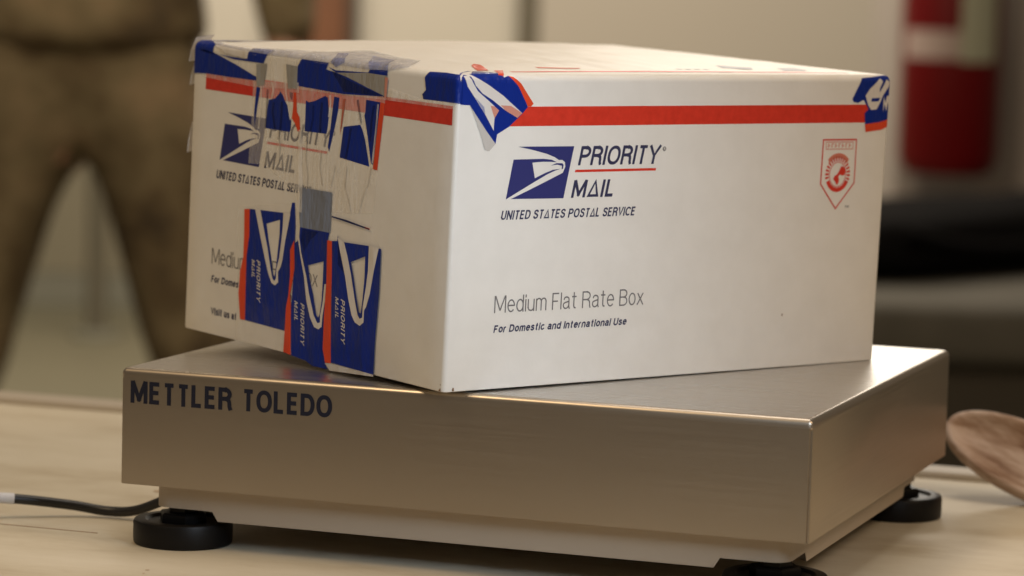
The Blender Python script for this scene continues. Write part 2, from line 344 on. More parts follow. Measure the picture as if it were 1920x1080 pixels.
TR = {
 's1': [
   ('red',[(-170.7,68.1),(-165.9,68.8),(-165.4,55.3),(-167.1,44.3),(-166.8,30.1),(-166.2,11.7),(-170.6,11.5),(-173.0,24.2),(-172.4,36.1),(-170.0,43.9),(-170.0,54.8)]),
   ('blue',[(-165.9,68.8),(-136.1,70.1),(-130.6,69.7),(-129.0,76.0),(-126.6,76.2),(-124.9,64.2),(-125.1,56.0),(-127.1,40.2),(-128.3,28.5),(-128.9,11.1),(-166.2,11.7),(-167.1,44.3)]),
   ('v',[(-161.1,69.5),(-156.5,69.8),(-152.9,60.9),(-148.6,50.7),(-145.4,41.1),(-143.2,36.0),(-141.5,35.0),(-140.2,36.4),(-140.2,41.0),(-138.2,47.0),(-136.8,56.2),(-136.1,62.9),(-136.1,70.4),(-130.0,70.1),(-131.6,63.4),(-133.6,55.8),(-135.2,46.5),(-136.5,42.7),(-138.7,39.9),(-138.1,34.8),(-140.8,32.8),(-144.0,33.7),(-147.3,38.4),(-150.7,45.5),(-154.6,54.1),(-158.1,62.4)]),
   ('hole',[(-150.6,63.0),(-138.9,66.3),(-138.8,58.5),(-140.1,47.6),(-140.7,41.7),(-141.7,37.1),(-142.9,38.2),(-145.4,46.9),(-148.2,54.9)]),
   ('text',[(-157.8,43.8),(-156.3,22.3),(-153.8,44.3),(-162.2,43.6),(-161.5,33.7),(-158.7,44.1)]),
   ('film',[(-176.9,69.0),(-126.6,76.2),(-124.3,56.1),(-127.8,30.2),(-124.9,0.1),(-173.6,1.0),(-174.0,24.1)]),
 ],
 's2': [
   ('red',[(-128.7,52.3),(-125.5,57.6),(-124.2,43.8),(-125.4,37.1),(-127.1,30.3),(-125.9,23.9),(-124.5,-0.2),(-130.9,0.5),(-130.1,23.3),(-128.5,30.1),(-127.8,40.1)]),
   ('greyblue',[(-122.1,84.5),(-94.9,84.7),(-95.2,79.7),(-95.4,64.8),(-121.1,64.6),(-122.3,71.8)]),
   ('blue',[(-121.1,64.6),(-96.1,64.7),(-97.5,59.3),(-96.4,40.8),(-97.1,22.9),(-97.2,6.7),(-94.8,0.1),(-92.5,-2.6),(-105.6,-2.8),(-111.4,-1.1),(-124.1,-0.2),(-125.9,23.9),(-124.5,43.8),(-125.7,55.9),(-123.4,57.0),(-121.4,58.9)]),
   ('v',[(-123.1,59.9),(-121.2,59.6),(-119.2,52.6),(-116.3,46.4),(-113.8,41.0),(-110.8,32.5),(-106.1,22.5),(-102.7,18.9),(-100.6,19.6),(-100.6,23.2),(-99.0,30.0),(-98.2,39.0),(-96.8,39.2),(-97.1,31.0),(-98.6,23.5),(-99.1,17.6),(-101.7,16.0),(-105.4,16.7),(-109.1,20.9),(-112.9,28.9),(-115.8,40.8),(-118.9,48.6),(-121.8,57.2)]),
   ('hole',[(-112.8,46.5),(-99.9,50.1),(-99.8,40.4),(-100.1,30.6),(-101.3,23.2),(-102.5,21.8),(-104.1,22.8),(-107.6,32.9),(-110.9,39.8)]),
   ('text',[(-117.6,27.1),(-116.1,6.0),(-113.7,27.6),(-123.0,27.6),(-122.3,17.0),(-119.4,28.0)]),
   ('film',[(-127.4,87.6),(-94.2,87.8),(-93.0,61.4),(-91.9,35.0),(-89.7,0.8),(-92.5,-2.8),(-124.8,-0.3),(-127.8,30.2),(-124.7,56.0)]),
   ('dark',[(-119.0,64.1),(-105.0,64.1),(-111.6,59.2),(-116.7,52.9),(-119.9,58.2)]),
 ],
 's3': [
   ('red',[(-97.2,60.9),(-93.2,61.0),(-92.0,43.8),(-91.9,35.0),(-90.8,15.7),(-89.7,0.8),(-94.5,0.5),(-97.0,6.7),(-97.1,22.9),(-96.4,40.8)]),
   ('blue',[(-93.2,61.0),(-88.9,61.5),(-88.6,64.4),(-87.3,61.5),(-62.9,62.2),(-61.0,51.8),(-55.5,60.4),(-54.7,62.0),(-52.9,61.9),(-52.9,40.1),(-54.4,16.9),(-54.5,0.5),(-89.8,1.2),(-90.8,15.7),(-91.6,35.0)]),
   ('v',[(-88.5,63.2),(-82.9,61.4),(-79.7,55.0),(-76.2,46.6),(-72.1,34.4),(-69.3,27.5),(-67.5,26.0),(-65.5,26.9),(-65.5,32.1),(-63.6,41.9),(-62.5,50.0),(-62.6,62.5),(-54.7,61.9),(-57.8,50.6),(-60.2,39.1),(-62.7,32.4),(-64.2,30.6),(-64.3,24.6),(-67.2,22.6),(-71.3,23.7),(-74.3,26.9),(-77.5,34.4),(-81.0,45.2),(-86.0,56.7)]),
   ('hole',[(-76.9,52.6),(-65.4,56.8),(-65.2,45.7),(-66.0,36.0),(-67.0,28.7),(-68.7,29.2),(-71.4,36.9),(-74.4,46.1)]),
   ('text',[(-83.6,33.6),(-81.9,11.7),(-79.5,34.2),(-88.4,34.2),(-87.5,23.0),(-85.0,34.7)]),
   ('film',[(-95.6,92.5),(-59.7,93.0),(-61.9,70.3),(-52.9,61.9),(-52.9,40.1),(-54.4,16.9),(-54.4,-0.0),(-92.6,-1.6),(-94.8,0.5),(-92.3,34.9)]),
   ('dash',[(-94.3,73.3),(-82.4,72.7),(-62.9,70.6),(-62.8,69.9),(-82.3,71.7),(-94.2,72.6)]),
   ('dashred',[(-66.9,71.1),(-62.7,70.7),(-62.7,70.0),(-66.8,70.3)]),
   ('clear',[(-94.8,0.1),(-89.7,0.8),(-54.5,0.5),(-54.4,-0.5),(-75.5,-1.9),(-90.4,-2.9)]),
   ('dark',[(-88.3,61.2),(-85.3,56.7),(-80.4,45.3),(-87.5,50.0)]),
 ],
 'up': [
   ('blue',[(-223.0,148.0),(-211.1,146.3),(-198.3,144.1),(-182.6,140.6),(-158.2,134.2),(-171.1,134.1),(-191.9,134.0),(-208.9,134.2),(-222.9,133.4)]),
   ('blue',[(-240.4,160.5),(-247.2,168.3),(-204.3,149.5),(-204.7,145.6),(-198.3,144.1),(-211.0,144.7),(-222.9,147.1)]),
   ('blue',[(-199.7,144.9),(-188.5,144.4),(-174.6,144.1),(-172.1,148.2),(-155.8,147.8),(-158.8,143.2),(-173.2,143.2),(-185.6,143.3)]),
   ('v',[(-204.2,148.7),(-197.1,147.4),(-192.8,145.7),(-173.2,144.4),(-172.4,148.1),(-197.2,149.7)]),
   ('grey',[(-164.9,142.3),(-155.5,143.4),(-157.4,132.5),(-164.1,131.2)]),
   ('grey',[(-138.8,144.3),(-128.8,143.9),(-128.7,132.9),(-136.6,132.6)]),
   ('blue',[(-128.8,144.1),(-125.8,147.8),(-103.0,147.6),(-104.7,144.3),(-96.3,143.4),(-87.3,141.9),(-55.7,135.1),(-89.2,133.5),(-128.8,134.4)]),
   ('dark',[(-100.2,144.2),(-87.2,140.8),(-55.7,135.1),(-89.3,134.6),(-93.4,138.4)]),
   ('blue',[(-102.9,145.7),(-96.4,144.5),(-70.0,145.5),(-68.9,147.0),(-54.8,147.6),(-54.6,145.1),(-68.7,144.7),(-96.3,143.4)]),
   ('lidfilm',[(-266.0,177.8),(-197.3,150.3),(-172.2,149.5),(-156.8,152.8),(-138.1,156.6),(-126.4,166.0),(-117.4,184.0),(-84.4,176.5),(-60.5,172.5),(-41.0,150.6),(-52.9,147.7),(-68.9,146.8),(-103.0,147.3),(-126.4,147.6),(-155.8,147.7),(-172.1,147.9),(-204.2,149.2)]),
   ('veil',[(-172.1,148.2),(-170.9,150.1),(-151.9,150.8),(-155.8,147.8)]),
   ('veil',[(-101.8,148.1),(-101.3,150.6),(-115.9,163.2),(-111.0,166.2),(-90.4,148.6),(-96.5,146.0)]),
   ('veil',[(-68.9,147.1),(-94.0,168.6),(-70.9,164.5),(-54.1,147.4)]),
   ('grey',[(-95.1,143.5),(-70.0,145.3),(-54.6,145.1),(-55.4,135.2),(-70.8,138.8)]),
   ('pink',[(-56.1,144.4),(-53.7,144.2),(-54.4,134.2),(-56.1,134.7)]),
   ('milk',[(-222.0,133.6),(-210.9,132.1),(-165.4,130.7),(-128.0,132.6),(-54.3,133.5),(-2.7,133.6),(0.3,136.7),(-25.5,136.3),(-53.5,139.4),(-54.7,146.8),(-103.0,147.6),(-155.7,147.3),(-183.1,146.4),(-204.2,149.2),(-266.1,178.3),(-224.0,149.7)]),
 ],
 'uv': [
   ('blue',[(-164.3,130.9),(-160.9,130.8),(-163.0,120.9),(-164.6,111.0),(-165.6,117.5)]),
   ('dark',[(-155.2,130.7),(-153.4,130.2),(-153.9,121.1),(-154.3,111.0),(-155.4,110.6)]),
   ('blue',[(-153.1,125.3),(-147.5,126.5),(-144.3,129.0),(-143.3,130.4),(-140.9,128.6),(-139.7,126.8),(-136.7,123.9),(-134.6,118.3),(-132.8,116.5),(-133.0,112.0),(-134.1,110.9),(-154.9,110.9),(-153.9,121.1)]),
   ('red',[(-131.6,130.7),(-129.4,130.9),(-128.2,121.4),(-125.8,119.0),(-124.7,111.8),(-126.9,111.9),(-129.4,115.5),(-132.3,117.8),(-131.6,123.6)]),
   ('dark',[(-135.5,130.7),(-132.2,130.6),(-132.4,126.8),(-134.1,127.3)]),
   ('blue',[(-120.9,127.8),(-118.6,127.0),(-113.3,128.1),(-104.8,131.3),(-102.6,130.6),(-101.0,123.1),(-101.6,116.8),(-102.4,112.9),(-120.9,112.5)]),
   ('blue',[(-97.3,131.6),(-93.0,131.4),(-93.6,125.0),(-96.1,115.4),(-99.6,104.3),(-100.8,106.7),(-99.3,115.7),(-98.7,121.5)]),
   ('pinkred',[(-89.8,131.0),(-87.6,131.2),(-89.8,117.8),(-91.1,113.3),(-90.9,117.7)]),
   ('blue',[(-88.5,117.6),(-74.9,119.8),(-72.9,117.5),(-70.4,112.8),(-66.1,100.4),(-90.6,102.4)]),
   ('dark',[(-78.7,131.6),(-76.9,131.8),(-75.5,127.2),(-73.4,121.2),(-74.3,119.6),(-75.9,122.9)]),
   ('blue',[(-70.9,132.3),(-59.4,132.0),(-63.3,101.6),(-64.9,102.1),(-68.5,114.8),(-71.8,124.5),(-71.2,126.4)]),
   ('red',[(-59.4,132.0),(-55.8,131.7),(-59.5,99.2),(-63.1,99.5)]),
   ('milk',[(-167.6,133.9),(-126.4,135.3),(-124.3,101.9),(-124.2,82.4),(-130.9,83.3),(-155.3,92.4),(-169.0,91.7),(-167.4,117.3)]),
   ('milk',[(-126.4,135.3),(-55.5,135.5),(-58.9,98.4),(-60.5,78.3),(-95.2,74.4),(-120.2,72.9),(-124.0,102.0)]),
   ('greylight',[(-120.9,82.7),(-95.3,83.6),(-95.2,82.0),(-120.8,81.2)]),
   ('fold',[(-94.0,98.6),(-95.2,93.4),(-97.0,87.5),(-96.4,87.6),(-94.7,93.4),(-93.5,98.6)]),
   ('fold',[(-84.4,98.3),(-85.2,88.1),(-81.6,82.2),(-79.5,76.5),(-79.0,76.5),(-81.0,82.3),(-84.7,88.2),(-83.8,98.3)]),
   ('fold',[(-64.5,100.3),(-66.5,92.0),(-70.7,84.7),(-73.2,77.2),(-72.7,77.2),(-70.1,84.7),(-66.0,92.0),(-64.0,100.3)]),
   ('fold',[(-118.6,107.6),(-119.1,99.9),(-116.8,91.2),(-116.9,84.1),(-116.3,84.2),(-116.3,91.2),(-118.6,99.9),(-118.0,107.6)]),
   ('fold',[(-106.3,103.7),(-106.8,96.0),(-104.0,87.4),(-103.5,87.5),(-106.3,96.1),(-105.7,103.7)]),
   ('fold',[(-143.3,110.4),(-141.6,102.8),(-142.1,94.4),(-141.5,94.4),(-141.0,102.9),(-142.7,110.5)]),
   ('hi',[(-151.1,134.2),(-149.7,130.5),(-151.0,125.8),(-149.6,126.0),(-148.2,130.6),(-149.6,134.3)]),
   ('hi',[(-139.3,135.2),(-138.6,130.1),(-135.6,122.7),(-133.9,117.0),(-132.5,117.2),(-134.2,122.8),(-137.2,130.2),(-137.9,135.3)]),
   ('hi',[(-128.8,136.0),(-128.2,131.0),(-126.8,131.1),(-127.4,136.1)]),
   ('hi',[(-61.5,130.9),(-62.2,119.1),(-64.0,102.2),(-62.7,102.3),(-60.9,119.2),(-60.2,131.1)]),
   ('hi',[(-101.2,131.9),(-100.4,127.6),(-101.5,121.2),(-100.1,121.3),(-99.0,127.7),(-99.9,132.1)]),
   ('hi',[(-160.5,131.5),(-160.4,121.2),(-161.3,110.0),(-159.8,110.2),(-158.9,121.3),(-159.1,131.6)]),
   ('dark',[(-149.4,124.4),(-149.9,118.8),(-147.3,111.0),(-145.5,111.2),(-148.1,119.0),(-147.6,124.5)]),  # from here dark ribbons paint crease shade over the blue and grey tape
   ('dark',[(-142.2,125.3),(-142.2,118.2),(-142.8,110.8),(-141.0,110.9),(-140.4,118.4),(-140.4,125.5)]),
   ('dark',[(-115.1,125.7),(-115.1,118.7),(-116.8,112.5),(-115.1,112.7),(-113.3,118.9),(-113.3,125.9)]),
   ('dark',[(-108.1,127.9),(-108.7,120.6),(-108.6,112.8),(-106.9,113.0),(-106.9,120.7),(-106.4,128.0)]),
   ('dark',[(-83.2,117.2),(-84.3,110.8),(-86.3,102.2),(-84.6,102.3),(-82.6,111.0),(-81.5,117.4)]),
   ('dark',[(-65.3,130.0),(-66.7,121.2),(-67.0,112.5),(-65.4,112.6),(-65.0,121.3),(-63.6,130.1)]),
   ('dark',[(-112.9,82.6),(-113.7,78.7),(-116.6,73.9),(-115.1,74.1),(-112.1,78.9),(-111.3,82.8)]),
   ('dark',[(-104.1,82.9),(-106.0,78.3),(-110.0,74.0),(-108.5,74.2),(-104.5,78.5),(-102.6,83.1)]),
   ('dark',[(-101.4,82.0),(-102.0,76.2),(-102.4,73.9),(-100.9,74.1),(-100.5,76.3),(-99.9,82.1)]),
   ('seam',[(-125.7,112.7),(-123.3,112.9),(-120.9,92.0),(-119.9,72.0),(-122.5,72.0),(-124.6,91.6)]),
 ],
 'fc': [
   ('blue',[(-25.5,146.6),(-23.5,149.8),(-12.0,150.6),(2.5,150.2),(2.6,136.4),(-10.0,136.6),(-25.8,136.4),(-26.8,138.6),(-24.2,140.8)]),
   ('blue',[(0.8,150.8),(16.2,162.6),(24.0,156.0),(27.7,148.7),(30.4,149.6),(36.2,145.0),(42.4,134.7),(39.2,131.5),(31.9,125.6),(24.6,121.9),(23.9,117.4),(18.4,123.1),(7.4,135.7),(1.9,136.0)]),
   ('v',[(3.5,150.3),(7.2,151.1),(10.0,149.0),(18.4,145.0),(26.9,140.2),(39.1,131.8),(36.2,129.6),(28.7,133.2),(20.9,138.0),(14.5,141.2),(10.2,145.0),(8.0,149.0)]),
   ('v',[(3.6,149.3),(6.6,149.6),(8.8,146.0),(11.7,142.3),(18.8,137.5),(24.9,133.2),(22.4,129.5),(22.3,123.6),(16.5,131.6),(10.6,138.6),(5.5,144.4)]),
   ('pink',[(25.8,135.6),(32.0,135.3),(39.1,131.8),(36.2,129.6),(28.7,133.2)]),
   ('pink',[(19.7,135.4),(22.1,135.1),(24.9,133.2),(22.4,129.5)]),
   ('lilac',[(9.9,139.7),(15.9,134.8),(16.8,131.4)]),
   ('red',[(30.4,149.6),(33.2,149.0),(37.5,146.0),(45.8,136.3),(44.5,135.0),(42.4,135.0),(36.2,144.4)]),
   ('red',[(37.7,189.9),(41.0,184.4),(29.5,163.0),(22.5,162.8)]),
   ('red',[(32.4,163.1),(38.0,163.2),(27.7,149.5),(24.9,150.0)]),
   ('clear',[(7.4,135.5),(18.4,123.1),(23.9,117.4),(20.3,114.0),(17.6,114.5),(14.3,122.6),(9.0,132.8)]),
   ('outline',[(1.2,146.6),(1.0,149.0),(8.3,154.2),(18.6,161.3),(9.2,150.8),(4.2,150.2),(2.1,148.5)]),
   ('text',[(12.4,149.0),(25.0,147.8),(18.5,155.8)]),
 ],
 'rc': [
   ('blue',[(264.8,148.6),(274.8,149.5),(282.3,150.5),(286.0,149.5),(286.2,142.3),(287.3,127.4),(279.3,125.8),(268.6,124.7),(267.8,130.4),(270.5,132.5),(266.6,137.4),(262.7,135.8),(259.2,136.4),(258.3,137.8)]),
   ('v',[(277.8,148.4),(279.7,146.9),(277.7,143.1),(277.9,141.1),(282.5,147.9),(284.8,146.4),(284.3,144.4),(280.3,139.4),(278.4,135.7),(276.3,132.4),(272.3,132.1),(270.1,134.5),(267.6,139.5),(270.7,143.1)]),
   ('blue2',[(272.3,138.2),(278.4,138.4),(277.4,136.6),(271.9,136.4)]),
   ('dark',[(274.0,142.5),(275.6,143.7),(276.6,142.5),(274.9,141.3)]),
   ('red',[(268.6,124.7),(279.3,125.8),(287.3,127.6),(287.4,123.9),(280.8,121.7),(269.3,120.6)]),
   ('textm',[(281.1,130.8),(281.0,139.0),(282.4,135.7),(283.3,139.4),(285.9,139.4),(286.2,136.5),(285.1,133.2),(284.1,136.5),(283.4,131.6),(281.9,135.3)]),
 ],
}
# ------------------------------------------------------------------ table
tb = empty('table', Matrix.Translation((0, 0, FLOOR)), 'pale plywood work table with a whitish strip along its back edge, under the scale', 'table')
hz = TABLE-FLOOR
bm = bmesh.new(); box(bm, -1.1, -.20, hz-.03, .55, .412, hz, .0015)
obj('tabletop', bm, m_wood, tb)
bm = bmesh.new(); box(bm, -1.1, .4126, hz-.03, .55, .442, hz+.0035, .003); obj('edge_strip', bm, m_lip, tb)
for x, y in ((-1.02, -.13), (.48, -.13), (-1.02, .36), (.48, .36)):
    bm = bmesh.new(); box(bm, x-.03, y-.03, 0, x+.03, y+.03, hz-.0305, .003); obj('leg', bm, m_wood, tb)
# grain marks and a plank seam pressed into the top
bm = bmesh.new(); box(bm, -1.09, .0255, hz-.001, -.375, .0265, hz+.0002); obj('seam', bm, m_knot, tb)
m_mark = mat('wood_mark', (.40, .26, .135), .6)
for (x, y, a, b, rz) in ((-.432, -.012, .006, .010, .2), (-.392, .155, .014, .004, .1), (-.31, -.05, .0012, .0009, 0), (-.308, -.058, .0006, .0006, 0), (-.345, .115, .006, .002, .2), (.045, .31, .0015, .001, 0)):
    bm = bmesh.new(); vs = []
    for i in range(20):
        t = 2*math.pi*i/20; k = 1+.25*noise.noise(Vector((math.cos(t)*1.3+x*50, math.sin(t)*1.3, 0)))
        p = Vector((a*k*math.cos(t), b*k*math.sin(t), 0)); p.rotate(Matrix.Rotation(rz, 3, 'Z')); vs.append(bm.verts.new((x+p.x, y+p.y, hz+.0002)))
    bm.faces.new(vs); obj('knot', bm, m_mark, tb)

# ------------------------------------------------------------------ lettering
def _arc(cx, cy, rx, ry, a0, a1, n=10, p=2.0):
    out = []
    for i in range(n+1):
        t = math.radians(a0+(a1-a0)*i/n); c, q = math.cos(t), math.sin(t)
        out.append((cx+rx*math.copysign(abs(c)**(2/p), c), cy+ry*math.copysign(abs(q)**(2/p), q)))
    return out
def _sp(*p): return [(v.x, v.y) for v in spline([(a, b, 0) for a, b in p], 5)]
X = .74
# centre lines of each letter: width, strokes (True = closed)
SG = {
 'P': (.54, [([(0, 0), (0, 1)], 0), ([(0, 1), (.28, 1)]+_arc(.28, .735, .26, .265, 90, -90)+[(0, .47)], 0)]),
 'R': (.56, [([(0, 0), (0, 1)], 0), ([(0, 1), (.28, 1)]+_arc(.28, .75, .26, .25, 90, -90)+[(0, .5)], 0), (_sp((.30, .5), (.47, .42), (.52, .26), (.53, .1), (.56, 0)), 0)]),
 'I': (0, [([(0, 0), (0, 1)], 0)]),
 'O': (.68, [(_arc(.34, .5, .34, .5, 0, 345, 23, 2.2), 1)]),
 'T': (.50, [([(0, 1), (.50, 1)], 0), ([(.25, 1), (.25, 0)], 0)]),
 'Y': (.60, [([(0, 1), (.30, .42), (.60, 1)], 0), ([(.30, .42), (.30, 0)], 0)]),
 'M': (.76, [([(0, 0), (0, 1)], 0), ([(.05, 1), (.38, .10)], 0), ([(.38, .10), (.71, 1)], 0), ([(.76, 1), (.76, 0)], 0)]),
 'L': (.44, [([(0, 1), (0, 0), (.44, 0)], 0)]),
 'U': (.54, [([(0, 1), (0, .28)]+_arc(.27, .28, .27, .28, 180, 360)+[(.54, 1)], 0)]),
 'N': (.56, [([(0, 0), (0, 1)], 0), ([(.02, 1), (.54, 0)], 0), ([(.56, 0), (.56, 1)], 0)]),
 'E': (.46, [([(.46, 1), (0, 1), (0, 0), (.46, 0)], 0), ([(0, .52), (.42, .52)], 0)]),
 'F': (.44, [([(.44, 1), (0, 1), (0, 0)], 0), ([(0, .50), (.38, .50)], 0)]),
 'D': (.58, [([(0, 0), (0, 1), (.24, 1)]+_arc(.24, .5, .34, .5, 80, -80, 14, 2.2)+[(.24, 0)], 1)]),
 'S': (.52, [(_sp((.50, .76), (.44, .94), (.26, 1), (.08, .93), (.02, .77), (.09, .62), (.26, .53), (.44, .43), (.51, .26), (.44, .07), (.25, 0), (.06, .07), (0, .26)), 0)]),
 'V': (.58, [([(0, 1), (.29, .02), (.58, 1)], 0)]),
 'C': (.62, [(_arc(.34, .5, .34, .5, 48, 312, 20, 2.1), 0)]),
 'B': (.52, [([(0, 0), (0, 1), (.28, 1)]+_arc(.28, .765, .22, .235, 80, -80)+[(.28, .53), (0, .53)], 0), ([(.28, .53)]+_arc(.28, .265, .25, .265, 80, -80)+[(.28, 0), (0, 0)], 0)]),
 'e': (.46, [([(0, .39), (.46, .39)]+_arc(.23, .37, .23, .37, 5, 320, 20), 0)]),
 'd': (.46, [(_arc(.23, .37, .23, .37, 0, 345, 20), 1), ([(.46, 1), (.46, 0)], 0)]),
 'i': (0, [([(0, 0), (0, X)], 0), ([(0, .90), (0, 1)], 0)]),
 'l': (0, [([(0, 0), (0, 1)], 0)]),
 'u': (.42, [([(0, X), (0, .22)]+_arc(.21, .22, .21, .22, 180, 360)+[(.42, X)], 0), ([(.42, .3), (.42, 0)], 0)]),
 'n': (.42, [([(0, X), (0, 0)], 0), ([(0, .5)]+_arc(.21, X-.22, .21, .22, 180, 0)+[(.42, 0)], 0)]),
 'm': (.70, [([(0, X), (0, 0)], 0), ([(0, .5)]+_arc(.175, X-.2, .175, .2, 180, 0)+[(.35, 0)], 0), ([(.35, .5)]+_arc(.525, X-.2, .175, .2, 180, 0)+[(.70, 0)], 0)]),
 'r': (.24, [([(0, X), (0, 0)], 0), ([(0, .48)]+_arc(.24, X-.24, .24, .24, 180, 92), 0)]),
 'o': (.46, [(_arc(.23, .37, .23, .37, 0, 345, 20), 1)]),
 'c': (.44, [(_arc(.23, .37, .23, .37, 45, 315, 18), 0)]),
 'a': (.44, [(_sp((.03, .56), (.08, .69), (.21, X), (.36, .68), (.40, .55), (.40, .16), (.44, 0)), 0), (_sp((.40, .45), (.2, .40), (.04, .33), (0, .18), (.06, .05), (.18, 0), (.32, .06), (.40, .2)), 0)]),
 't': (.32, [([(.15, .98), (.15, .14), (.19, .03), (.30, 0)], 0), ([(0, X), (.32, X)], 0)]),
 's': (.38, [(_sp((.36, .56), (.30, .70), (.19, X), (.06, .69), (.02, .56), (.08, .46), (.20, .39), (.33, .31), (.38, .19), (.32, .05), (.19, 0), (.05, .05), (0, .19)), 0)]),
 'x': (.42, [([(0, 0), (.42, X)], 0), ([(0, X), (.42, 0)], 0)]),
 '\u0394': (.60, [([(0, 0), (.32, 1), (.60, 0)], 1)]),
}
def ribbon(pts, w, closed):
    n = len(pts); L_, R_ = [], []
    P = [Vector((a, b)) for a, b in pts]
    for i in range(n):
        a = P[i-1] if (i or closed) else None; b = P[(i+1) % n] if (i < n-1 or closed) else None
        d0 = (P[i]-a).normalized() if a is not None else None; d1 = (b-P[i]).normalized() if b is not None else None
        if d0 is None: d0 = d1
        if d1 is None: d1 = d0
        n0 = Vector((-d0.y, d0.x)); n1 = Vector((-d1.y, d1.x)); m = n0+n1
        m = n0 if m.length < .2 else m.normalized()
        k = min(1.45, 1/max(.3, m.dot(n0)))
        L_.append(P[i]+m*w/2*k); R_.append(P[i]-m*w/2*k)
    return L_, R_
def lettering(bm, txt, fn, x0, x1, base, cap, shear=0, weight=.15, track=.2, lift=0):
    """strokes of the given weight; fn maps (u along the line, v up from it, lift) in mm to a point"""
    x = 0; runs = []; w = weight
    for ch in txt:
        if ch == ' ': x += .26+w*.6; continue
        W_, st = SG[ch]
        x += w/2
        for pts, cl in st: runs.append(([(x+a, b*(1-w)+w/2) for a, b in pts], cl))
        x += W_+w/2+track
    tot = x-track; sx = (x1-x0-shear*cap)/tot
    for k, (pts, cl) in enumerate(runs):
        pts = [(a*sx/cap, b) for a, b in pts]      # keep the stroke width true after squeezing
        if not cl:
            for e, q in ((0, 1), (-1, -2)):
                dx, dy = pts[e][0]-pts[q][0], pts[e][1]-pts[q][1]; h = math.hypot(dx, dy)
                if h > 1e-6 and abs(dy)/h > .55 and (pts[e][1] > .9-w or pts[e][1] < w): pts[e] = (pts[e][0]+dx/h*w/2, pts[e][1]+dy/h*w/2)
        L_, R_ = ribbon(pts, w, cl)
        mk = lambda p: bm.verts.new(fn(x0+(p.x+shear*p.y)*cap, base+p.y*cap, (k % 3)*.012))
        l = [mk(p) for p in L_]; r = [mk(p) for p in R_]; n = len(l)
        for i in range(n if cl else n-1):
            j = (i+1) % n; bm.faces.new((l[i], r[i], r[j], l[j]))
# ------------------------------------------------------------------ bench scale
PL, PD, PH = .350, .300, .0577
sc = empty('bench_scale', Matrix.Translation((0, 0, TABLE)), 'stainless steel bench scale on black levelling feet, carrying the white parcel', 'scale')
zt = -TABLE   # top plane in the scale's own space
def ring_pts(x0, y0, x1, y1, ins, notch):
    x0 += ins; y0 += ins; x1 -= ins; y1 -= ins; e = .0011
    if notch: # each corner has a folded seam: a fine step cut inwards
        out = []
        for cx, cy, sx, sy in ((x1, y0, -1, 1), (x1, y1, -1, -1), (x0, y1, 1, -1), (x0, y0, 1, 1)):
            c = [(cx+sx*e*1.3, cy), (cx+sx*e*1.1, cy+sy*e*1.2), (cx+sx*e*.3, cy+sy*e*1.2), (cx, cy+sy*e*1.6)]
            if sx*sy > 0: c = c[::-1]
            out += c
        return out
    out = []
    for cx, cy, sx, sy in ((x1, y0, -1, 1), (x1, y1, -1, -1), (x0, y1, 1, -1), (x0, y0, 1, 1)):
        r = max(.0006, .0022-ins*.5); c = []
        for k in range(4):
            t = math.pi/2*k/3; c.append((cx+sx*(r-r*math.sin(t)), cy+sy*(r-r*math.cos(t))))
        if sx*sy > 0: c = c[::-1]
        out += c
    return out
def loft(bm, loops, cap0=True, cap1=True):
    R_ = [[bm.verts.new(p) for p in L_] for L_ in loops]
    for a, b in zip(R_, R_[1:]):
        n = len(a)
        for i in range(n): bm.faces.new((a[i], a[(i+1) % n], b[(i+1) % n], b[i]))
    if cap0: bm.faces.new(R_[0][::-1])
    if cap1: bm.faces.new(R_[-1])
    bmesh.ops.recalc_face_normals(bm, faces=bm.faces[:])
    return R_
RE = .0028
bm = bmesh.new(); loops = []
for z in (-PH, -.0052): loops.append([(x, y, zt+z) for x, y in ring_pts(-PL, 0, 0, PD, 0, True)])
loops.append([(x, y, zt-.0042) for x, y in ring_pts(-PL, 0, 0, PD, 0, False)])
for k in range(7):
    t = math.pi/2*k/6; loops.append([(x, y, zt-RE+RE*math.sin(t)) for x, y in ring_pts(-PL, 0, 0, PD, RE*(1-math.cos(t)), False)])
loft(bm, loops, True, False)
obj('platter_skirt', bm, m_steel, sc, 35)
bm = bmesh.new(); bm.faces.new([bm.verts.new((x, y, zt)) for x, y in ring_pts(-PL, 0, 0, PD, RE, False)]); bm.normal_update()
if bm.faces[:][0].normal.z < 0: bmesh.ops.reverse_faces(bm, faces=bm.faces[:])
obj('platter_top', bm, m_steeltop, sc)
bm = bmesh.new()
lettering(bm, 'METTLER', lambda u, v, l: (u/1000, -.00012-l/1000, zt+v/1000), -344.6, -290.3, -17.2, 11.0, 0, .19, .14)
lettering(bm, 'TOLEDO', lambda u, v, l: (u/1000, -.00012-l/1000, zt+v/1000), -284.6, -237.6, -16.9, 10.8, 0, .19, .14)
obj('lettering', bm, m_brand, sc)
